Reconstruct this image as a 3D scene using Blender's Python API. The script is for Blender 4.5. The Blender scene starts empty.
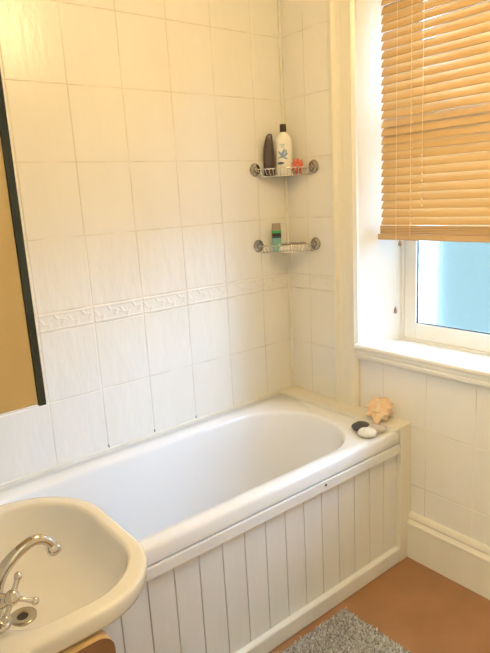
import bpy, bmesh, math, random
from mathutils import Vector, Matrix, noise
PI = math.pi
S = bpy.context.scene
COL = S.collection

# ------------------------------------------------------------------ camera
cd = bpy.data.cameras.new('camera'); cam = bpy.data.objects.new('camera', cd); COL.objects.link(cam)
F = Vector((0.60489543, 0.76495396, -0.2212396)); R = Vector((0.77562636, -0.62889518, -0.05380144)); U = Vector((0.18029214, 0.13905502, 0.97373428))
cam.matrix_world = Matrix(((R.x, U.x, -F.x, -1.7989), (R.y, U.y, -F.y, -1.9283), (R.z, U.z, -F.z, 1.4802), (0, 0, 0, 1)))
cd.sensor_fit = 'VERTICAL'; cd.sensor_height = 24; cd.lens = 576.6 / 653 * 24; cd.clip_start = 0.02
S.camera = cam

# ------------------------------------------------------------------ world, lights, exposure
W = bpy.data.worlds.new('world'); S.world = W; W.use_nodes = True
bg = W.node_tree.nodes['Background']; bg.inputs[0].default_value = (0.66, 0.92, 1.0, 1); bg.inputs[1].default_value = 1.0
def light(name, kind, loc, energy, color, **k):
    d = bpy.data.lights.new(name, kind); d.energy = energy; d.color = color
    for a, v in k.items(): setattr(d, a, v)
    o = bpy.data.objects.new(name, d); COL.objects.link(o); o.location = loc
    return o
def aim(o, to):
    o.rotation_euler = (Vector(to) - o.location).to_track_quat('-Z', 'Y').to_euler()
sky_light = light('daylight', 'AREA', (1.5, -1.85, 1.95), 900, (0.56, 0.69, 1.0), shape='RECTANGLE', size=1.2, size_y=2.0)
aim(sky_light, (0.16, -0.95, 1.08))
LAMP = (-0.80, -1.16, 2.32)
lamp_light = light('ceiling_bulb', 'POINT', LAMP, 25, (1.0, 0.735, 0.35), shadow_soft_size=0.14)
fill_light = light('hall_fill', 'POINT', (-2.6, -1.75, 2.1), 46, (0.95, 1.0, 0.90), shadow_soft_size=0.09)  # unseen fill lamp, added in the hall to brighten surfaces facing the camera
S.view_settings.view_transform = 'Standard'; S.view_settings.look = 'None'; S.view_settings.gamma = 1
S.view_settings.use_curve_mapping = False; S.view_settings.exposure = 0.0

# ------------------------------------------------------------------ materials
def mat(name, col, rough=0.5, metal=0.0, bump=0.0, bscale=(20, 20, 20), var=0.0, vscale=(4, 4, 4), spec=0.5, coat=0.0, sub=0.0, col2=None):
    m = bpy.data.materials.new(name); m.use_nodes = True; nt = m.node_tree; N = nt.nodes; L = nt.links
    b = N['Principled BSDF']
    b.inputs['Base Color'].default_value = (*col, 1); b.inputs['Roughness'].default_value = rough; b.inputs['Metallic'].default_value = metal
    b.inputs['Specular IOR Level'].default_value = spec; b.inputs['Coat Weight'].default_value = coat; b.inputs['Coat Roughness'].default_value = 0.1
    if sub: b.inputs['Subsurface Weight'].default_value = sub; b.inputs['Subsurface Radius'].default_value = (.01, .006, .003)
    tc = N.new('ShaderNodeTexCoord')
    def nz(scale, detail=3):
        mp = N.new('ShaderNodeMapping'); mp.inputs['Scale'].default_value = scale; L.new(tc.outputs['Object'], mp.inputs[0])
        n = N.new('ShaderNodeTexNoise'); n.inputs['Scale'].default_value = 1; n.inputs['Detail'].default_value = detail; L.new(mp.outputs[0], n.inputs[0])
        return n
    if var or col2:
        n = nz(vscale); mx = N.new('ShaderNodeMix'); mx.data_type = 'RGBA'
        c2 = col2 or tuple(c * (1 - var) for c in col)
        mx.inputs[6].default_value = (*col, 1); mx.inputs[7].default_value = (*c2, 1)
        mr = N.new('ShaderNodeMapRange'); mr.inputs[1].default_value = .35; mr.inputs[2].default_value = .68
        L.new(n.outputs[0], mr.inputs[0]); L.new(mr.outputs[0], mx.inputs[0]); L.new(mx.outputs[2], b.inputs['Base Color'])
    if bump:
        n = nz(bscale); bp = N.new('ShaderNodeBump'); bp.inputs['Strength'].default_value = 1.0; bp.inputs['Distance'].default_value = bump
        L.new(n.outputs[0], bp.inputs['Height']); L.new(bp.outputs[0], b.inputs['Normal'])
    return m
M = {}
M['tile'] = mat('glazed_tile', (.875, .85, .79), .24, bump=.0022, bscale=(30, 30, 9), var=.03, vscale=(6, 6, 3))
M['grout'] = mat('grout', (.86, .81, .71), .8, var=.3, vscale=(9, 9, 5))
M['plaster'] = mat('plaster', (.82, .77, .66), .8, bump=.0006, bscale=(60, 60, 60), var=.04)
M['paint'] = mat('cream_gloss_paint', (.86, .82, .70), .28, bump=.0004, bscale=(40, 40, 12), var=.04, vscale=(8, 8, 2))
M['white_paint'] = mat('white_gloss_paint', (.88, .86, .80), .3, bump=.0004, bscale=(40, 40, 12), var=.03)
M['board'] = mat('painted_boards', (.86, .86, .84), .38, bump=.0004, bscale=(60, 60, 6), var=.05, vscale=(10, 10, 3))
M['bath'] = mat('bath_enamel', (.88, .885, .89), .12, coat=.3)
M['seal'] = mat('sealant', (.88, .86, .78), .45, col2=(.82, .78, .66), vscale=(9, 9, 9))
M['cork'] = mat('cork_vinyl_floor', (.40, .20, .092), .5, bump=.0003, bscale=(120, 120, 120), var=.16, vscale=(7, 7, 7))
M['basin'] = mat('cream_porcelain', (.85, .84, .82), .14, coat=.4)
M['chrome'] = mat('chrome', (.66, .64, .61), .08, 1.0)
M['nickel'] = mat('wire_chrome', (.72, .70, .66), .22, 1.0)
M['mount'] = mat('dull_chrome', (.42, .39, .34), .22, 1.0)
M['dark'] = mat('dark_gap', (.03, .028, .025), .5)
M['oak'] = mat('light_wood', (.66, .45, .22), .45, bump=.0004, bscale=(8, 90, 90), col2=(.55, .35, .15), vscale=(5, 60, 60))
M['brownwood'] = mat('brown_wood', (.30, .155, .085), .4, col2=(.22, .11, .06), vscale=(8, 8, 60))
M['cabwood'] = mat('cabinet_wood', (.72, .54, .27), .5, col2=(.67, .49, .23), vscale=(14, 14, 2))
M['edge'] = mat('dark_mirror_edge', (.025, .035, .032), .25)
M['mirror'] = mat('mirror_glass', (.85, .87, .86), .03, 1.0)
M['blind'] = mat('honey_wood_slat', (.62, .40, .18), .35, col2=(.55, .34, .14), vscale=(40, 3, 40), coat=.35)
M['cord'] = mat('pale_cord', (.80, .68, .44), .8)
M['brownbottle'] = mat('brown_plastic', (.075, .045, .035), .3, var=.1)
M['whitebottle'] = mat('white_plastic', (.85, .83, .76), .3)
M['blackcap'] = mat('black_cap', (.035, .02, .018), .35)
M['blueprint'] = mat('blue_print', (.22, .36, .55), .5)
M['navy'] = mat('navy_print', (.06, .10, .19), .5)
M['pink'] = mat('coral_pink', (.82, .22, .16), .6, bump=.001, bscale=(300, 300, 300), var=.3, vscale=(150, 150, 150))
M['teal'] = mat('teal_plastic', (.25, .52, .46), .35)
M['green'] = mat('green_print', (.05, .42, .12), .4)
M['taupe'] = mat('taupe_plastic', (.36, .28, .22), .4)
M['soap'] = mat('white_soap', (.88, .85, .78), .5, var=.05)
M['steel'] = mat('dark_steel', (.25, .22, .18), .3, 1.0)
M['shell'] = mat('peach_shell', (.86, .58, .34), .5, col2=(.88, .74, .56), vscale=(45, 45, 45), bump=.002, bscale=(80, 80, 80))
M['pebdark'] = mat('dark_pebble', (.07, .055, .05), .45, var=.2, vscale=(60, 60, 60))
M['pebwhite'] = mat('white_pebble', (.84, .81, .74), .5, var=.08, vscale=(60, 60, 60))
M['pebgrey'] = mat('pinkish_grey_pebble', (.62, .54, .46), .5, var=.12, vscale=(60, 60, 60))
M['rug'] = mat('grey_shag', (.78, .76, .75), .95, col2=(.40, .385, .37), vscale=(90, 90, 90))
M['rugback'] = mat('grey_backing', (.28, .27, .25), .95)
M['outside'] = mat('outside_render', (.5, .52, .52), .8)

def pane_mat():
    m = bpy.data.materials.new('frosted_glass'); m.use_nodes = True; nt = m.node_tree; N = nt.nodes; L = nt.links
    for n in list(N): N.remove(n)
    out = N.new('ShaderNodeOutputMaterial'); tr = N.new('ShaderNodeBsdfTransparent'); tr.inputs[0].default_value = (.80, .90, .93, 1)
    rf = N.new('ShaderNodeBsdfRefraction'); rf.inputs['Roughness'].default_value = .45; rf.inputs['IOR'].default_value = 1.2; rf.inputs[0].default_value = (.82, .92, .95, 1)
    gl = N.new('ShaderNodeBsdfGlossy'); gl.inputs['Roughness'].default_value = .25
    m1 = N.new('ShaderNodeMixShader'); m1.inputs[0].default_value = .62; L.new(tr.outputs[0], m1.inputs[1]); L.new(rf.outputs[0], m1.inputs[2])
    m2 = N.new('ShaderNodeMixShader'); m2.inputs[0].default_value = .05; L.new(m1.outputs[0], m2.inputs[1]); L.new(gl.outputs[0], m2.inputs[2])
    tc = N.new('ShaderNodeTexCoord'); v = N.new('ShaderNodeTexVoronoi'); v.inputs['Scale'].default_value = 90; L.new(tc.outputs['Object'], v.inputs['Vector'])
    bp = N.new('ShaderNodeBump'); bp.inputs['Distance'].default_value = .002; L.new(v.outputs['Distance'], bp.inputs['Height']); L.new(bp.outputs[0], rf.inputs['Normal']); L.new(bp.outputs[0], gl.inputs['Normal'])
    L.new(m2.outputs[0], out.inputs[0])
    return m
M['pane'] = pane_mat()

# ------------------------------------------------------------------ mesh helpers
def obj(name, bm, m, parent=None, smooth=False, loc=None, rot=None):
    me = bpy.data.meshes.new(name)
    bmesh.ops.recalc_face_normals(bm, faces=bm.faces)
    if smooth:
        for f in bm.faces: f.smooth = True
        if isinstance(smooth, float):
            for e in bm.edges:
                if len(e.link_faces) == 2 and e.calc_face_angle(0) > smooth: e.smooth = False
    bm.to_mesh(me); bm.free()
    for x in (m if isinstance(m, (list, tuple)) else [m]): me.materials.append(M[x])
    o = bpy.data.objects.new(name, me); COL.objects.link(o)
    if parent: o.parent = parent
    if loc: o.location = loc
    if rot: o.rotation_euler = rot
    return o
def tag(o, label, cat, group=None):
    o['label'] = label; o['category'] = cat
    if group: o['group'] = group
    return o
def thing(name, label, cat, loc=(0, 0, 0), group=None, rot=(0, 0, 0)):
    o = bpy.data.objects.new(name, None); COL.objects.link(o); o.location = loc; o.rotation_euler = rot; o.empty_display_size = .05
    return tag(o, label, cat, group)
def struct(name, bm, m, parent=None, smooth=False):
    o = obj(name, bm, m, parent, smooth); o['kind'] = 'structure'; return o
def box(bm, x0, x1, y0, y1, z0, z1, bev=0.0, mi=0, seg=2):
    vs = [bm.verts.new((x, y, z)) for x in (x0, x1) for y in (y0, y1) for z in (z0, z1)]
    fs = [bm.faces.new([vs[i] for i in q]) for q in ((0, 1, 3, 2), (4, 6, 7, 5), (0, 4, 5, 1), (2, 3, 7, 6), (0, 2, 6, 4), (1, 5, 7, 3))]
    for f in fs: f.material_index = mi
    if bev:
        es = {e for f in fs for e in f.edges}
        bmesh.ops.bevel(bm, geom=list(es), offset=bev, segments=seg, profile=.5, affect='EDGES')
    return bm
def B(*a, **k): return box(bmesh.new(), *a, **k)
def prism(bm, pts, axis, a, b, mi=0):
    """extrude a closed 2D outline along axis from a to b; pts are the other two coordinates in order"""
    def P(p, t):
        return {'x': (t, p[0], p[1]), 'y': (p[0], t, p[1]), 'z': (p[0], p[1], t)}[axis]
    A = [bm.verts.new(P(p, a)) for p in pts]; Bv = [bm.verts.new(P(p, b)) for p in pts]; n = len(pts)
    fs = [bm.faces.new(A), bm.faces.new(Bv[::-1])] + [bm.faces.new((A[i], A[(i + 1) % n], Bv[(i + 1) % n], Bv[i])) for i in range(n)]
    for f in fs: f.material_index = mi
    return bm
def tube(bm, pts, r, n=10, mi=0, cap=True):
    pts = [Vector(p) for p in pts]; rs = r if isinstance(r, (list, tuple)) else [r] * len(pts)
    rings = []; up = None
    for i, p in enumerate(pts):
        t = (pts[min(i + 1, len(pts) - 1)] - pts[max(i - 1, 0)]).normalized()
        if up is None: up = t.orthogonal().normalized()
        up = (up - t * up.dot(t)).normalized(); s = t.cross(up)
        rings.append([bm.verts.new(p + rs[i] * (math.cos(2 * PI * k / n) * up + math.sin(2 * PI * k / n) * s)) for k in range(n)])
    for a, b in zip(rings, rings[1:]):
        for k in range(n): bm.faces.new((a[k], a[(k + 1) % n], b[(k + 1) % n], b[k])).material_index = mi
    if cap:
        bm.faces.new(rings[0][::-1]).material_index = mi; bm.faces.new(rings[-1]).material_index = mi
    return bm
def lathe(bm, prof, n=24, mat4=None, mi=0, sx=1, sy=1):
    """prof: list of (radius, z); closed at the ends when radius 0"""
    mat4 = mat4 or Matrix(); rings = []
    for r, z in prof:
        if r <= 1e-6: rings.append([bm.verts.new(mat4 @ Vector((0, 0, z)))])
        else: rings.append([bm.verts.new(mat4 @ Vector((r * sx * math.cos(2 * PI * k / n), r * sy * math.sin(2 * PI * k / n), z))) for k in range(n)])
    for a, b in zip(rings, rings[1:]):
        for k in range(n):
            q = [a[k % len(a)], a[(k + 1) % len(a)], b[(k + 1) % len(b)], b[k % len(b)]]
            q = [v for i, v in enumerate(q) if v not in q[:i]]
            if len(q) > 2: bm.faces.new(q).material_index = mi
    return bm
def ball(bm, c, r, mi=0, n=12):
    bmesh.ops.create_uvsphere(bm, u_segments=n, v_segments=n // 2 + 2, radius=r, matrix=Matrix.Translation(c)); return bm
def zrot(v_to, loc):
    return Matrix.Translation(loc) @ Vector(v_to).to_track_quat('Z', 'Y').to_matrix().to_4x4()
def catmull(pts, n=6):
    pts = [Vector(p) for p in pts]; P = [pts[0] * 2 - pts[1]] + pts + [pts[-1] * 2 - pts[-2]]; out = []
    for i in range(1, len(P) - 2):
        for k in range(n):
            t = k / n; a, b, c, d = P[i - 1:i + 3]
            out.append(.5 * ((2 * b) + (c - a) * t + (2 * a - 5 * b + 4 * c - d) * t * t + (3 * b - a - 3 * c + d) * t ** 3))
    return out + [pts[-1]]
def rrect(x0, x1, y0, y1, rs, nc=10, ns=6):
    """rounded rectangle outline; rs radii for corners (x1,y1),(x0,y1),(x0,y0),(x1,y0)"""
    if not isinstance(rs, (list, tuple)): rs = [rs] * 4
    cs = [(x1 - rs[0], y1 - rs[0], 0), (x0 + rs[1], y1 - rs[1], 1), (x0 + rs[2], y0 + rs[2], 2), (x1 - rs[3], y0 + rs[3], 3)]
    out = []
    for i, (cx, cy, q) in enumerate(cs):
        for k in range(nc + 1):
            a = (q + k / nc) * PI / 2; out.append((cx + rs[i] * math.cos(a), cy + rs[i] * math.sin(a)))
        nx, ny, nq = cs[(i + 1) % 4]; a = nq * PI / 2; e = (nx + rs[(i + 1) % 4] * math.cos(a), ny + rs[(i + 1) % 4] * math.sin(a)); s = out[-1]
        for k in range(1, ns): out.append((s[0] + (e[0] - s[0]) * k / ns, s[1] + (e[1] - s[1]) * k / ns))
    return out
def loft(bm, rings, close_first=False, close_last=True, mi=0):
    vr = [[bm.verts.new(p) for p in ring] for ring in rings]; n = len(vr[0])
    for a, b in zip(vr, vr[1:]):
        for k in range(n): bm.faces.new((a[k], a[(k + 1) % n], b[(k + 1) % n], b[k])).material_index = mi
    if close_first: bm.faces.new(vr[0][::-1]).material_index = mi
    if close_last: bm.faces.new(vr[-1]).material_index = mi
    return bm
def ring3(o2, z): return [(x, y, z) for x, y in o2]

# ------------------------------------------------------------------ room shell
H = 2.45; XF = -1.72; YN = -2.45
struct('floor', B(-3.2, .0, -2.9, .0, -.06, 0), 'cork')
struct('ceiling', B(-3.2, .25, -2.9, .1, H, H + .06), 'plaster')

ZB = 1.0598; HH = .2475; BB = .0665; W0 = .1618; TW = .2
def tile_wall(bm, plane, u0, ustep_first, ulen, zlo, zhi, clips):
    """glazed tiles standing 3 mm proud of the grout; plane 'A' is y=0 (u runs to -x), 'B' is x=0 (u runs to -y)"""
    def P(u, z, d):   # d: depth behind the glaze
        return (-u, d, z) if plane == 'A' else (d, -u, z)
    us = [u0, u0 + ustep_first]
    while us[-1] < ulen: us.append(min(us[-1] + TW, ulen))
    zs = [ZB]
    while zs[-1] > zlo: zs.append(zs[-1] - HH)
    zs = zs[::-1] + [ZB + BB]
    while zs[-1] < zhi: zs.append(zs[-1] + HH)
    g = .0008
    for a, b in zip(us, us[1:]):
        for c, d in zip(zs, zs[1:]):
            for (ca, cb, cc, cdd) in clips:
                A_, B_, C_, D_ = max(a, ca), min(b, cb), max(c, cc, zlo), min(d, cdd, zhi)
                if B_ - A_ < .008 or D_ - C_ < .008: continue
                border = abs(c - ZB) < 1e-6
                A2, B2, C2, D2 = A_ + g, B_ - g, C_ + g, D_ - g; k = .0022; dep = .0016
                if not border:
                    tl = (random.random() - .5) * .0006
                    o = [bm.verts.new(P(x, z, dep)) for x, z in ((A2, C2), (B2, C2), (B2, D2), (A2, D2))]
                    i = [bm.verts.new(P(x, z, e)) for x, z, e in ((A2 + k, C2 + k, 0), (B2 - k, C2 + k, tl * .5), (B2 - k, D2 - k, 0), (A2 + k, D2 - k, 0))]
                    bm.faces.new(i)
                    for q in range(4): bm.faces.new((o[q], o[(q + 1) % 4], i[(q + 1) % 4], i[q]))
                else:
                    nu = max(8, int((B2 - A2) / .0024)); nv = 30; grid = []
                    for iu in range(nu + 1):
                        row = []
                        for iv in range(nv + 1):
                            u = A2 + (B2 - A2) * iu / nu; v = (D2 - C2) * iv / nv; w = (u - us[1]) % TW
                            h = 0.0
                            e = min(v, (D2 - C2) - v)
                            if e < .0015: h -= .003 * (1 - e / .0015)
                            if .004 < e < .010: h += .0022 * math.sin((e - .004) / .006 * PI)
                            # winding stem with pairs of leaves
                            vc = .033 + .008 * math.sin(w / TW * 4 * PI)
                            h += .0012 * math.exp(-((v - vc) / .0028) ** 2)
                            for q in range(8):
                                lx = (q + .5) * TW / 8; sgn = 1 if q % 2 else -1; ly = .033 + .008 * math.sin(lx / TW * 4 * PI) + sgn * .009
                                dx = w - lx; dy = v - ly; an = .9 * sgn; rx = dx * math.cos(an) + dy * math.sin(an); ry = -dx * math.sin(an) + dy * math.cos(an)
                                rr = (rx / .0125) ** 2 + (ry / .0052) ** 2
                                if rr < 1: h += .0020 * (1 - rr) ** .6
                            eu = min(iu, nu - iu) / nu * (B2 - A2)
                            if eu < .0015: h = h * eu / .0015 - .003 * (1 - eu / .0015)
                            row.append(bm.verts.new(P(u, C2 + v, -h)))
                        grid.append(row)
                    for iu in range(nu):
                        for iv in range(nv):
                            f = bm.faces.new((grid[iu][iv], grid[iu + 1][iv], grid[iu + 1][iv + 1], grid[iu][iv + 1])); f.smooth = True
random.seed(4)
WT = 2.22; WZ = .84; WL = .41; WR = 1.49     # window opening (top, bottom, left, right as -y)
def slab(bm, x0, x1, y0, y1, z0, z1, mi=1): box(bm, x0, x1, y0, y1, z0, z1, 0, mi)
bm = bmesh.new(); slab(bm, XF, .25, .0010, .10, 0, H)
tile_wall(bm, 'A', 0, W0, -XF, .545, H - .02, [(0, 9, 0, 9)])
struct('wall_left', bm, ['tile', 'grout'])
bm = bmesh.new()
for q in ((.0010, .25, -WL, 0.0010, 0, H), (.0010, .25, YN, -WR, 0, H), (.0010, .25, -WR, -WL, 0, WZ), (.0010, .25, -WR, -WL, WT, H)): slab(bm, *q)
tile_wall(bm, 'B', 0, .131, -YN, .19, H - .02, [(0, .305, .55, 9), (.305, 1.62, 0, .80), (1.62, 9, 0, 9)])
struct('wall_right', bm, ['tile', 'grout'])
DL, DR, DH = -1.33, -2.28, 2.03
bm = bmesh.new()
for q in ((XF - .1, XF, DL, .0, 0, H), (XF - .1, XF, YN, DR, 0, H), (XF - .1, XF, DR, DL, DH, H)): box(bm, *q)
struct('wall_rear', bm, 'plaster')
struct('wall_front', B(XF - .1, .25, YN - .1, YN, 0, H), 'plaster')
bm = bmesh.new()
for q in ((-3.2, -3.1, -2.9, -.5, 0, H), (-3.1, XF - .1, -.6, -.5, 0, H), (-3.1, XF - .1, -2.9, -2.8, 0, H)): box(bm, *q)
struct('wall_hall', bm, 'plaster')
# doorway lining
bm = bmesh.new()
for q in ((XF - .11, XF + .012, DL - .02, DL + .05, 0, DH + .05), (XF - .11, XF + .012, DR - .05, DR + .02, 0, DH + .05), (XF - .11, XF + .012, DR - .05, DL + .05, DH, DH + .06)): box(bm, *q, bev=.003)
struct('trim_1', bm, 'white_paint')

# moulded skirting under the tiles on the window wall
prof = [(0, 0), (-.020, 0), (-.020, .145), (-.024, .150), (-.024, .158), (-.019, .164), (-.014, .172), (-.016, .182), (-.013, .192), (-.008, .200), (0, .200)]
struct('baseboard_right', prism(bmesh.new(), prof, 'y', YN, -.668), 'paint')
prof = [(YN, 0), (YN + .02, 0), (YN + .02, .15), (YN + .014, .19), (YN, .20)]
struct('baseboard_front', prism(bmesh.new(), prof, 'x', XF, -.025), 'paint')

# window architrave: moulded vertical boards both sides and a head board
def casing(bm, a, b, z0, z1):
    # a is the outer edge, b the edge at the opening (both -y); profile in (x, y)
    s = 1 if b > a else -1; w = abs(b - a)
    pr = [(0, 0), (-.026, 0), (-.032, .004), (-.032, .014), (-.026, .019), (-.020, .022), (-.016, .030), (-.015, .046), (-.019, .052), (-.019, .088), (-.023, .092), (-.023, .101), (-.017, .106), (-.012, w), (0, w)]
    pts = [(x, -(a + s * y)) for x, y in pr]
    prism(bm, pts, 'z', z0, z1)
bm = bmesh.new(); casing(bm, .300, .412, .583, WT + .13); struct('trim_2', bm, 'paint', smooth=math.radians(25))
bm = bmesh.new(); casing(bm, 1.615, 1.488, .20, WT + .13); struct('trim_3', bm, 'paint', smooth=math.radians(25))
struct('trim_4', B(-.030, 0, -1.615, -.285, WT + .0, WT + .13, bev=.004), 'paint')

# window sill: deep board with a stepped moulding under its nose
bm = bmesh.new()
prof = [(.158, .862), (-.026, .862), (-.032, .858), (-.034, .851), (-.032, .844), (-.026, .840), (-.028, .832), (-.022, .829), (-.022, .822), (-.026, .818), (-.025, .808), (-.018, .802), (-.014, .796), (0, .792), (0, .835), (.158, .835)]
prism(bm, prof, 'y', -1.505, -.411)
struct('window_sill', bm, 'white_paint', smooth=math.radians(25))

# window: splayed reveals, fixed frame, two sashes, frosted panes
bm = B(.19, .25, -1.40, -.50, WZ, .868)
for a, b in ((-.50, -.517), (-1.40, -1.383)): box(bm, .150, .21, min(a, b), max(a, b), .862, WT, bev=.002)
box(bm, .150, .21, -1.383, -.517, WT - .03, WT, bev=.002)
box(bm, .150, .21, -1.383, -.517, .862, .872, bev=.002)
win = struct('window_1', bm, 'white_paint')
bm = bmesh.new()
prism(bm, [(.0, -WL), (.150, -.50), (.25, -.50), (.25, -WL)], 'z', WZ, WT)
prism(bm, [(.0, -WR), (.150, -1.40), (.25, -1.40), (.25, -WR)], 'z', WZ, WT)
struct('reveal', bm, 'white_paint', win)
def sash(x0, x1, z0, z1, bot, top, name):
    bm = bmesh.new(); y0, y1 = -1.383, -.517
    for (a, b, c, d) in ((y0, y0 + .056, z0, z1), (y1 - .056, y1, z0, z1), (y0 + .056, y1 - .056, z0, z0 + bot), (y0 + .056, y1 - .056, z1 - top, z1)):
        box(bm, x0, x1, a, b, c, d, bev=.004)
    s = struct(name, bm, 'white_paint', win)
    xm = (x0 + x1) / 2
    p = obj('pane', B(xm - .002, xm + .002, y0 + .052, y1 - .052, z0 + bot - .003, z1 - top + .003), 'pane', s); p['kind'] = 'structure'
    # dark glazing gasket round the glass
    bm = bmesh.new(); q = .0035
    for (a, b, c, d) in ((y0 + .056, y0 + .056 + q, z0 + bot, z1 - top), (y1 - .056 - q, y1 - .056, z0 + bot, z1 - top), (y0 + .056, y1 - .056, z0 + bot, z0 + bot + q)):
        box(bm, x0 + .006, xm - .002, a, b, c, d)
    g = obj('gasket', bm, 'dark', s); g['kind'] = 'structure'
sash(.155, .185, .872, 1.72, .066, .045, 'lower_sash')
sash(.155, .185, 1.72, WT - .03, .045, .05, 'upper_sash')
# what is beyond the frosted glass: rendered outer reveal and a garden wall
struct('trim_5', B(.25, .36, -.505, -.38, .6, 2.5), 'outside')

# boxed ledge at the end of the bath, sealant lines, corner strip
bm = B(-.066, 0, -.668, 0, .0, .5709, bev=.002)
box(bm, -.092, 0, -.668, 0, .571, .583, bev=.002)
struct('trim_6', bm, 'paint')
bm = bmesh.new()
box(bm, XF, -.086, -.010, .0, .562, .580, bev=.003)          # along the long wall
box(bm, -.009, 0, -.285, 0, .583, .590, bev=.002)
box(bm, -.012, 0, -.012, 0, .590, H - .01, bev=.003)         # corner strip
box(bm, -.099, -.089, -.655, -.0, .569, .586, bev=.003)
struct('trim_7', bm, 'seal')
# small dark marks of damp at the foot of the tile joints
bm = bmesh.new(); rnd = random.Random(3)
for k in (2, 3, 4):
    u = W0 + TW * k
    for q in range(4):
        bmesh.ops.create_icosphere(bm, subdivisions=1, radius=.0014 + .0014 * rnd.random(), matrix=Matrix.Translation((-u + rnd.uniform(-.003, .003), -.001, .582 + .003 * q)) @ Matrix.Diagonal((1, .4, 1, 1)))
o = struct('damp_marks', bm, 'dark'); o['kind'] = 'structure'

# ------------------------------------------------------------------ bathtub
tub = thing('bathtub', 'white bathtub with cream tongue-and-groove side panel along the tiled wall', 'bathtub', (-.90, -.33, 0))
T = Vector((-.90, -.33, 0))
bx0, bx1 = XF + .005, -.0675
out = rrect(bx0, bx1, -.662, -.011, .006); N0 = len(out)
def tr(ring): return [(x - T.x, y - T.y, z) for x, y, z in ring]
rings = [tr(ring3(rrect(bx0 + .006, bx1 - .0, -.656, -.016, .005), .514)), tr(ring3(out, .519)), tr(ring3(out, .556)), tr(ring3(rrect(bx0 + .003, bx1 - .002, -.659, -.014, .006), .565)), tr(ring3(rrect(bx0 + .012, bx1 - .006, -.653, -.019, .006), .570))]
def inner(t, z, x0=-1.64, x1=-.180, y0=-.606, y1=-.106, r=.225):
    return tr(ring3(rrect(x0 + t * .45, x1 - t, y0 + t * .42, y1 - t * .42, max(.05, r - t * .25)), z))
rings += [inner(-.010, .569), inner(-.002, .566), inner(.004, .558), inner(.009, .545)]
rings += [inner(.022, .50), inner(.045, .42), inner(.075, .33), inner(.105, .26), inner(.135, .215), inner(.17, .190), inner(.21, .178), inner(.26, .172)]
bm = loft(bmesh.new(), rings)
obj('tub', bm, 'bath', tub, smooth=math.radians(50))
bm = lathe(bmesh.new(), [(0, .0), (.022, .0), (.030, .003), (.034, .001), (.034, -.004)], 24, Matrix.Translation((-1.32 - T.x, -.356 - T.y, .1745)))
obj('waste', bm, 'chrome', tub, smooth=math.radians(40))

# bath panel: grooved boards, top rail, plinth, screw

px0 = XF + .01; px1 = -.067
bm = bmesh.new(); pts = [(px1, -.628)]
pts = []; x = px1; g = .0022; first = .081
edges = [px1 - first - .0858 * k for k in range(20)]
pts.append((px1, -.648))
for e in edges:
    if e < px0 + .01: break
    pts += [(e + g, -.648), (e + g * .6, -.642), (e - g * .6, -.642), (e - g, -.648)]
pts += [(px0, -.648), (px0, -.630), (px1, -.630)]
prism(bm, [(a + .9, b + .65) for a, b in pts], 'z', .02, .513)
pan = obj('side_panel', bm, 'board', tub, loc=(0, -.32, 0))
obj('top_rail', B(px0 + .9, px1 + .9, -.014, .012, .474, .5125, bev=.003), 'board', pan)
obj('plinth', B(px0 + .9, px1 + .9, -.019, .010, 0, .064, bev=.006, seg=3), 'board', pan)
bm = lathe(bmesh.new(), [(0, .003), (.003, .003), (.0045, .001), (.0045, 0)], 12, zrot((0, -1, 0), (-.484 + .9, -.014, .497)))
obj('screw', bm, 'dark', pan)

# ------------------------------------------------------------------ cabinet with mirrored door on the foot wall
cb = thing('bathroom_cabinet', 'wooden wall cabinet with dark edged mirror door above the basin', 'cabinet', (XF, -.83, 1.1))
cx1 = -1.521 - XF
obj('cabinet_body', B(0.001, cx1 - .0135, -.25, .25, .089, .80, bev=.0015), 'cabwood', cb)
d = obj('mirror_door', B(cx1 - .013, cx1 - .002, -.252, .252, .086, .803, bev=.001), 'edge', cb)
obj('mirror', B(cx1 - .002, cx1, -.248, .248, .090, .799), 'mirror', d)

# ------------------------------------------------------------------ wash basin
bs = thing('wash_basin', 'cream ceramic wash basin with rounded front on a wooden stand beside the bath', 'basin', (-1.52, -.835, 0))
T = Vector((-1.52, -.835, 0))
def bo(t, z, rs=(.19, .03, .03, .155)):
    return tr(ring3(rrect(XF + .002, -1.327 - t, -1.090 + t, -.578 - t, [max(.02, r - t * .6) for r in rs]), z))
def bi(t, z, back=0.0):
    return tr(ring3(rrect(-1.635 + t * .7 + back, -1.356 - t, -1.052 + t, -.616 - t, [max(.02, .165 - t * 1.2), max(.02, .09 - t * .5), max(.02, .09 - t * .5), max(.02, .135 - t * .95)]), z))
rings = [bo(.16, .60), bo(.125, .64), bo(.085, .68), bo(.062, .715), bo(.042, .740), bo(.031, .756), bo(.014, .7595), bo(.007, .763), bo(.004, .770), bo(.002, .785), bo(.002, .794), bo(.0032, .7975), bo(.0060, .8002), bo(.0095, .801), bo(.013, .801), bi(-.006, .801), bi(-.003, .8005), bi(.001, .7975), bi(.0035, .792), bi(.0065, .780), bi(.014, .755), bi(.028, .727), bi(.050, .705), bi(.075, .692), bi(.10, .686), bi(.112, .685)]
# bottom closes
bm = loft(bmesh.new(), rings, close_first=True)
obj('bowl', bm, 'basin', bs, smooth=math.radians(75))
bm = lathe(bmesh.new(), [(.011, -.004), (.011, .001), (.016, .003), (.024, .0035), (.027, .0015), (.027, -.003)], 28, Matrix.Translation((-1.552 - T.x, -.852 - T.y, .6875)))
wst = obj('waste', bm, 'mount', bs, smooth=math.radians(40))
bm = lathe(bmesh.new(), [(0, .0), (.0115, .0), (.0115, -.004)], 20, Matrix.Translation((-1.552 - T.x, -.852 - T.y, .6885)))
obj('drain_hole', bm, 'dark', wst)

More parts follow.
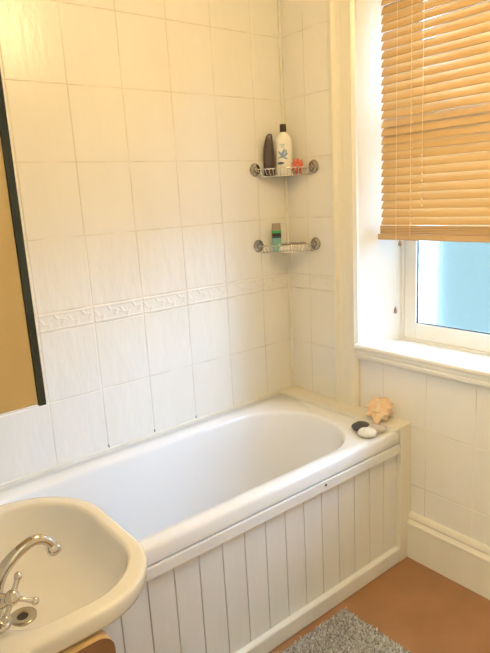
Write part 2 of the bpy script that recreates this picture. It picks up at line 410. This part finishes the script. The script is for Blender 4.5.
# chrome tap: flange and body, swan spout, cross handle
tp = thing('basin_tap', 'chrome swan neck tap with a cross handle on the basin corner', 'tap', (-1.628, -1.000, .801))
bm = lathe(bmesh.new(), [(0, 0), (.024, 0), (.0245, .004), (.020, .009), (.014, .013), (.0135, .024), (.017, .030), (.019, .040), (.017, .052), (.012, .060), (.0, .063)], 28)
obj('tap_body', bm, 'chrome', tp, smooth=math.radians(50))
sp = [(.004, .004, .045), (.010, .008, .064), (.021, .010, .083), (.038, .010, .100), (.057, .010, .112), (.080, .010, .1195), (.098, .010, .114), (.109, .010, .101), (.112, .010, .092)]
pts = catmull(sp, 5); n = len(pts)
bm = tube(bmesh.new(), pts, [.0130 - .0042 * min(1, i / (n * .75)) for i in range(n)], 18)
spo = obj('spout', bm, 'chrome', tp, smooth=math.radians(60))
bm = lathe(bmesh.new(), [(.0, -.004), (.0065, -.004), (.0065, -.0055), (.0115, -.0055), (.0132, 0), (.0130, .007), (.009, .012), (0, .010)], 20, Matrix.Translation((.113, .010, .088)) @ Matrix.Rotation(-.25, 4, 'Y'))
obj('nozzle', bm, 'chrome', spo, smooth=math.radians(40))
ax = Vector((-.25, -.85, .45)).normalized()
hub = Vector((.024, -.030, .060))
bm = tube(bmesh.new(), [(.004, -.004, .040), hub], [.010, .0085], 16)
hb = obj('valve', bm, 'chrome', tp, smooth=math.radians(50))
bm = bmesh.new()
lathe(bm, [(0, -.008), (.010, -.008), (.0125, -.002), (.0125, .004), (.009, .009), (0, .011)], 20, zrot(ax, hub))
e1 = ax.cross(Vector((0, 0, 1))).normalized()
if e1.x < 0: e1 = -e1
e1 = Matrix.Rotation(-.42, 3, ax) @ e1
if e1.z > .1: e1 = Matrix.Rotation(.84, 3, ax) @ e1
e2 = ax.cross(e1).normalized()
for v, L_ in ((e1, .037), (-e1, .037), (e2, .033), (-e2, .033)):
    tube(bm, [hub + v * .008, hub + v * .014, hub + v * .020, hub + v * (L_ - .004)], [.0064, .0046, .0040, .0050], 12)
    ball(bm, hub + v * L_, .0070)
obj('cross_handle', bm, 'chrome', tp, smooth=math.radians(50))

# ------------------------------------------------------------------ wooden stand under the basin
def side_panel(y0, y1, z1=.7585):
    x0, x1, r = XF + .005 + 1.60, -1.468 + 1.60, .030
    pts = [(x0, 0), (x1, 0)] + [(x1 - r + r * math.cos(a * PI / 16), z1 - r + r * math.sin(a * PI / 16)) for a in range(9)] + [(x0, z1)]
    bm = prism(bmesh.new(), pts, 'y', y0, y1)
    for f in bm.faces: f.material_index = 1 if abs(f.normal.y) < .5 else 0
    bm.normal_update()
    for f in bm.faces: f.material_index = 1 if abs(f.normal.y) < .5 else 0
    return bm
obj('stand_panel', side_panel(-.262, -.232), ['brownwood', 'oak'], bs, loc=(-.08, 0, 0))
obj('stand_panel', side_panel(.115, .140, .55), ['brownwood', 'oak'], bs, loc=(-.08, 0, 0))
obj('stand_shelf', B(-.110, .13, -.231, .114, .20, .22, bev=.002), 'oak', bs, loc=(-.08, 0, 0))

# ------------------------------------------------------------------ blind
bl = thing('venetian_blind', 'honey coloured wooden venetian blind pulled halfway down the window', 'blind', (.062, -.95, 2.2))
Z0 = 2.2; half = .467
zs = []; z = 1.357
bm = bmesh.new(); pitch = .0300; rnd = random.Random(7)
while z < 2.14:
    zs.append(z)
    an = math.radians(57.5 + rnd.uniform(-2.5, 2.5)); w = .0195; dxx, dzz = -math.cos(an) * w, -math.sin(an) * w  # room edge down
    tilt = rnd.uniform(-.0012, .0012); nseg = 5; th = .0013; rows = []
    for y, dz in ((-half, -tilt), (half, tilt)):
        top = []; botm = []
        for k in range(nseg + 1):
            s = -1 + 2 * k / nseg; crown = .0036 * (1 - s * s)
            nx, nz = -math.sin(an), math.cos(an)
            x_ = dxx * s + nx * crown; z_ = dzz * s + nz * crown + z - Z0 + dz
            top.append((x_ + nx * th, y, z_ + nz * th)); botm.append((x_ - nx * th, y, z_ - nz * th))
        rows.append([bm.verts.new(p) for p in top + botm[::-1]])
    a, b = rows; n = len(a)
    for k in range(n): bm.faces.new((a[k], a[(k + 1) % n], b[(k + 1) % n], b[k]))
    bm.faces.new(a[::-1]); bm.faces.new(b)
    z += pitch
obj('slats', bm, 'blind', bl)
bm = bmesh.new()
for k in range(5): box(bm, -.020, .020, -half, half, 1.3075 - Z0 + k * .0062, 1.3131 - Z0 + k * .0062, bev=.0012)
obj('stacked_slats', bm, 'blind', bl)
rail = obj('bottom_rail', B(-.022, .022, -half - .006, half + .010, 1.283 - Z0, 1.306 - Z0, bev=.003), 'blind', bl)
obj('head_rail', B(-.024, .024, -half, half, 2.155 - Z0, 2.205 - Z0, bev=.003), 'blind', bl)
for y in (.328, -.328):
    bm = bmesh.new()
    for x in (-.0215, .0215): tube(bm, [(x, y, 1.30 - Z0), (x, y, 2.16 - Z0)], .0009, 6)
    for zz in zs: tube(bm, [(-.0215, y, zz - .017 - Z0), (.0215, y, zz + .013 - Z0)], .0006, 4)
    obj('ladder_cord', bm, 'cord', bl)
bm = bmesh.new()
tube(bm, [(-.026, .276, 1.405 - Z0), (-.024, .278, 2.16 - Z0)], .0011, 6)
for k in range(9): ball(bm, (-.026, .276, 1.41 - Z0 + k * .022), .0034, n=8)
obj('lift_cord', bm, 'cord', bl, smooth=True)
bm = tube(bmesh.new(), [(-.024, .386, 2.16 - Z0), (-.026, .387, 1.6 - Z0), (-.026, .387, 1.022 - Z0)], .0008, 6)
pc = obj('pull_cord', bm, 'cord', bl)
bm = lathe(bmesh.new(), [(0, .026), (.003, .025), (.0062, .014), (.0072, .004), (.0055, -.001), (0, -.001)], 14, Matrix.Translation((-.026, .387, 1.000 - Z0)))
obj('acorn', bm, 'brownwood', pc, smooth=True)
bm = lathe(bmesh.new(), [(0, .016), (.0035, .015), (.0068, .004), (.0055, -.004), (0, -.004)], 14, Matrix.Translation((-.026, .368, 1.266 - Z0)))
obj('cord_acorn', bm, 'brownwood', rail, smooth=True)

# ------------------------------------------------------------------ corner wire shelves
def basket(label):
    t = thing('corner_shelf', label, 'shelf', (0, 0, 0), 'wire corner shelves above the bath')
    bm = bmesh.new(); a0 = .178
    def rim(z, s=1.0, n=16):   # bowed front from the long wall to the window wall
        out = []
        for k in range(n + 1):
            t_ = k / n; p = Vector((-a0 * (1 - t_), -a0 * t_, 0)); bow = .030 * math.sin(PI * t_) * s
            out.append((p.x * s - bow * .7071 - .004, p.y * s - bow * .7071 - .004, z))
        return out
    top = rim(.0); low = rim(-.030, .90)
    top[0] = (-a0, -.006, 0); top[-1] = (-.006, -a0, 0)
    tube(bm, top, .0023, 8); tube(bm, low, .0018, 6)
    for k in range(1, 16): tube(bm, [top[k], low[k]], .0014, 6)
    for s in (.68, .45, .22): tube(bm, rim(-.030, s), .0014, 6)
    for k in (3, 6, 8, 10, 13): tube(bm, [low[k], (-.006, -.006, -.030)], .0014, 6)
    tube(bm, [low[0], (-.006, -.006, -.030), low[-1]], .0016, 6)
    tube(bm, [top[0], (-.006, -.006, 0), top[-1]], .0018, 6)
    obj('basket', bm, 'nickel', t, smooth=True)
    for loc, ax_ in (((-a0, -.001, 0), (0, -1, 0)), ((-.001, -a0, 0), (-1, 0, 0))):
        bm = lathe(bmesh.new(), [(0, 0), (.026, 0), (.0275, .004), (.025, .008), (.020, .0095), (.019, .008), (.0125, .010), (.011, .016), (.006, .019), (0, .0195)], 28, zrot(ax_, loc))
        obj('suction_mount', bm, 'mount', t, smooth=math.radians(35))
    return t
SZ1, SZ2 = 1.583, 1.263
t1 = basket('upper chrome wire corner shelf holding the tall bottles'); t1.location.z = SZ1
t2 = t1.copy(); COL.objects.link(t2); t2.location.z = SZ2; t2['label'] = 'lower chrome wire corner shelf holding soap and a teal tube'
for ch in list(t1.children):
    c = ch.copy(); COL.objects.link(c); c.parent = t2
bz1 = SZ1 - .0285; bz2 = SZ2 - .0285

# brown tapered bottle
def ell(a, b, z, dx=0, n=28, p=2.4):
    out = []
    for k in range(n):
        c, s = math.cos(2 * PI * k / n), math.sin(2 * PI * k / n)
        out.append((dx + a * math.copysign(abs(c) ** (2 / p), c), b * math.copysign(abs(s) ** (2 / p), s), z))
    return out
facing = math.radians(-38)
bt = thing('brown_bottle', 'dark brown tapering hair product bottle on the upper wire shelf', 'bottle', (-.120, -.032, bz1), rot=(0, 0, facing))
bm = loft(bmesh.new(), [ell(.021, .014, 0), ell(.0235, .016, .003), ell(.0245, .0165, .05), ell(.0235, .016, .09), ell(.020, .014, .125, .001), ell(.017, .012, .148, .003)], close_first=True)
obj('bottle_body', bm, 'brownbottle', bt, smooth=math.radians(50))
bm = loft(bmesh.new(), [ell(.0165, .0115, .149, .003), ell(.014, .010, .160, .004), ell(.011, .008, .167, .005), ell(.0075, .006, .171, .006)], close_first=True)
obj('cap', bm, 'brownbottle', bt, smooth=math.radians(50))
# white bottle with black cap and blue splash print
bt = thing('white_bottle', 'tall white bottle with black cap and blue splash print', 'bottle', (-.062, -.062, bz1), rot=(0, 0, facing))
def wb(z):
    if z < .140: return .0355, .020
    t = (z - .140) / .034; return .0355 - .023 * t ** 1.8, .020 - .009 * t ** 1.8
bm = loft(bmesh.new(), [ell(.033, .018, 0)] + [ell(*wb(z), z) for z in (.003, .03, .07, .11, .14, .150, .158, .165, .171, .174)] + [ell(.0115, .0105, .178)], close_first=True)
obj('bottle_body', bm, 'whitebottle', bt, smooth=math.radians(50))
bm = lathe(bmesh.new(), [(0, .176), (.0135, .176), (.014, .178), (.0132, .206), (.012, .208), (0, .208)], 24)
obj('cap', bm, 'blackcap', bt, smooth=math.radians(40))
def front_y(x, a=.0355, b=.020, p=2.4): return -b * (1 - min(1, abs(x) / a) ** p) ** (1 / p) - .0005
def patch(bm, cx, cz, L_, w, an, mi=0, n=7):
    ca, sa = math.cos(an), math.sin(an); top = []; bot = []
    for i in range(n + 1):
        t = i / n; u = (t - .5) * L_; hw = w * math.sin(PI * (.06 + .88 * t)) * .5
        for lst, s in ((top, 1), (bot, -1)):
            x = cx + u * ca - s * hw * sa; z = cz + u * sa + s * hw * ca; lst.append(bm.verts.new((x, front_y(x), z)))
    for i in range(n): bm.faces.new((top[i], top[i + 1], bot[i + 1], bot[i])).material_index = mi
bm = bmesh.new()
for (x, z, l, w, a) in ((-.006, .090, .040, .011, 1.15), (-.014, .086, .032, .009, 2.2), (.003, .082, .030, .009, .55), (.007, .094, .024, .007, 1.5), (-.012, .074, .026, .007, .1), (.004, .070, .022, .007, 2.7)):
    patch(bm, x, z, l, w, a)
for i in range(3): patch(bm, -.006, .126 - i * .006, .028 - i * .006, .0022, 0)
for (x, z, l, w, a) in ((-.016, .050, .030, .011, 0), ): patch(bm, x, z, l, w, a, 1)
obj('label_print', bm, ['blueprint', 'navy'], bt)
# pink scrunched sponge
def lump(name, label, cat, loc, sc, m, amp=.12, fr=2.2, sub=4, rot=0, seed=0, **k):
    bm = bmesh.new(); bmesh.ops.create_icosphere(bm, subdivisions=sub, radius=1)
    for v in bm.verts:
        d = 1 + amp * noise.noise(v.co * fr + Vector((seed, seed, 0))); v.co = Vector((v.co.x * sc[0] * d, v.co.y * sc[1] * d, v.co.z * sc[2] * d))
    zmin = min(v.co.z for v in bm.verts)
    for v in bm.verts: v.co.z -= zmin
    o = obj(name, bm, m, smooth=True, loc=loc, rot=(0, 0, rot)); return tag(o, label, cat)
lump('bath_sponge', 'coral pink sponge beside the white bottle on the upper shelf', 'sponge', (-.042, -.122, bz1), (.022, .020, .027), 'pink', .5, 3.5, 5, -.6, 3)
# lower shelf
bt = thing('teal_tube', 'teal tube with green band and taupe top on the lower shelf', 'tube', (-.110, -.048, bz2), rot=(0, 0, facing))
bm = loft(bmesh.new(), [ell(.0185, .014, 0), ell(.020, .015, .002), ell(.020, .0145, .058)], close_first=True); obj('tube_body', bm, 'teal', bt, smooth=math.radians(50))
bm = loft(bmesh.new(), [ell(.0202, .0148, .0585), ell(.0202, .0146, .066)], close_first=True); obj('blue_band', bm, 'navy', bt, smooth=math.radians(50))
bm = loft(bmesh.new(), [ell(.0200, .0145, .0662), ell(.0200, .014, .080)], close_first=True); obj('dark_band', bm, 'blackcap', bt, smooth=math.radians(50))
bm = loft(bmesh.new(), [ell(.0205, .0145, .0802), ell(.0205, .0140, .091)], close_first=True); obj('green_band', bm, 'green', bt, smooth=math.radians(50))
bm = loft(bmesh.new(), [ell(.0195, .0135, .0912), ell(.0190, .012, .112), ell(.0185, .0105, .122)], close_first=True); obj('tube_top', bm, 'taupe', bt, smooth=math.radians(50))
bm = bmesh.new(); box(bm, -.033, .033, -.020, .020, 0, .020, bev=.008, seg=4)
tag(obj('soap_bar', bm, 'soap', smooth=math.radians(60), loc=(-.082, -.080, bz2), rot=(0, 0, math.radians(-48))), 'white soap bar beside the teal tube on the lower shelf', 'soap')
bm = bmesh.new(); box(bm, -.024, .024, -.016, .016, 0, .024, bev=.007, seg=4)
tag(obj('soap_bar', bm, 'soap', smooth=math.radians(60), loc=(-.048, -.124, bz2), rot=(0, 0, math.radians(-40))), 'white soap bar nearest the window wall on the lower shelf', 'soap')
rz = thing('razor', 'slim razor lying across the soap on the lower shelf', 'razor', (-.070, -.085, bz2 + .026))
bm = tube(bmesh.new(), [(-.030, .028, .001), (.0, .0, .003), (.030, -.030, .005), (.048, -.052, .007)], [.003, .0035, .0040, .0028], 10); obj('handle', bm, 'steel', rz, smooth=True)
bm = B(-.018, .004, -.004, .005, -.001, .008, bev=.002)
o = obj('razor_head', bm, 'whitebottle', rz, loc=(-.030, .030, .0), rot=(0, 0, .7))

# ------------------------------------------------------------------ shell and pebbles at the corner of the bath
def shell():
    bm = bmesh.new(); nu, nv = 72, 54
    spikes = []
    rnd = random.Random(11)
    for k in range(7): spikes.append((2 * PI * k / 7 + .2, .50 + .06 * (k % 2), 1.0))
    for k in range(6): spikes.append((2 * PI * k / 6 + .5, .12, .62))
    for k in range(5): spikes.append((2 * PI * k / 5 + .1, -.42, .5))
    dirs = [(Vector((math.cos(a) * math.cos(e * PI / 2), math.sin(a) * math.cos(e * PI / 2), math.sin(e * PI / 2))), s) for a, e, s in spikes]
    dirs.append((Vector((0, 0, 1)), .9)); dirs.append((Vector((0, 0, -1)), 1.3))
    grid = []
    for i in range(nu):
        row = []
        for j in range(nv + 1):
            a = 2 * PI * i / nu; e = -PI / 2 + PI * j / nv
            d = Vector((math.cos(a) * math.cos(e), math.sin(a) * math.cos(e), math.sin(e)))
            r = .026 + .0025 * noise.noise(d * 4) + .0012 * math.sin(e * 16)
            for v, s in dirs:
                c = d.dot(v)
                if c > 0: r += .019 * s * math.exp(-(1 - c) / .035)
            p = d * r; row.append(bm.verts.new((p.z * 1.15, p.x, p.y)))
        grid.append(row)
    for i in range(nu):
        for j in range(nv): bm.faces.new((grid[i][j], grid[(i + 1) % nu][j], grid[(i + 1) % nu][j + 1], grid[i][j + 1]))
    bmesh.ops.remove_doubles(bm, verts=bm.verts, dist=.00005)
    bm.transform(Matrix.Diagonal((1.6, 1.6, 1.05, 1)) @ Matrix.Rotation(.5, 4, 'Z') @ Matrix.Rotation(-.35, 4, 'Y'))
    zmin = min(v.co.z for v in bm.verts)
    for v in bm.verts: v.co.z -= zmin
    return bm
tag(obj('seashell', shell(), 'shell', smooth=True, loc=(-.058, -.558, .583)), 'spiky peach seashell on the ledge beside the pebbles', 'seashell')
lump('pebble', 'dark brown pebble nearest the bath opening', 'pebble', (-.176, -.560, .5705), (.034, .026, .018), 'pebdark', .12, 1.3, 4, -.55, 1)
lump('pebble', 'smooth white oval pebble in front of the dark one', 'pebble', (-.204, -.616, .5705), (.036, .026, .018), 'pebwhite', .08, 1.2, 4, -.95, 5)
lump('pebble', 'pinkish grey flat pebble right of the white one', 'pebble', (-.148, -.612, .5705), (.036, .026, .015), 'pebgrey', .10, 1.2, 4, -.9, 9)

# ------------------------------------------------------------------ bath mat with tufted pile
mt = thing('bath_mat', 'grey shaggy bath mat on the cork coloured floor', 'bath mat', (-.85, -.96, 0))
mx, my = .41, .262
obj('backing', B(-mx, mx, -my, my, 0.0005, .007, bev=.003), 'rugback', mt)
bm = bmesh.new(); rnd = random.Random(5); st = .0074
nx, ny = int(2 * mx / st), int(2 * my / st)
for i in range(nx):
    for j in range(ny):
        x = -mx + (i + .5 + rnd.uniform(-.4, .4)) * st; y = -my + (j + .5 + rnd.uniform(-.4, .4)) * st
        if x < -.15 and y < .0: continue                    # under the basin stand side the pile stays out of view
        h = .010 + .006 * rnd.random(); lx, ly = rnd.uniform(-.009, .009), rnd.uniform(-.009, .009); w = .0034; a = rnd.random() * 6.28
        b0 = [bm.verts.new((x + w * math.cos(a + k * 2.094), y + w * math.sin(a + k * 2.094), .005)) for k in range(3)]
        b1 = [bm.verts.new((x + lx * .45 + w * 1.1 * math.cos(a + k * 2.094), y + ly * .45 + w * 1.1 * math.sin(a + k * 2.094), .005 + h * .6)) for k in range(3)]
        t = bm.verts.new((x + lx, y + ly, .005 + h))
        for k in range(3):
            bm.faces.new((b0[k], b0[(k + 1) % 3], b1[(k + 1) % 3], b1[k])); bm.faces.new((b1[k], b1[(k + 1) % 3], t))
pl = obj('pile', bm, 'rug', mt); pl['kind'] = 'stuff'

# ------------------------------------------------------------------ ceiling lamp (its bulb is the warm light)
cl = thing('ceiling_lamp', 'white ceiling rose with a short flex in the middle of the ceiling', 'lamp', (LAMP[0], LAMP[1], H))
obj('ceiling_rose', lathe(bmesh.new(), [(0, -.022), (.02, -.022), (.045, -.010), (.048, 0), (0, 0)], 24), 'whitebottle', cl, smooth=math.radians(40))
obj('flex', tube(bmesh.new(), [(0, 0, -.022), (0, 0, -.045)], .003, 8), 'whitebottle', cl)
print('built', len(bpy.data.objects))
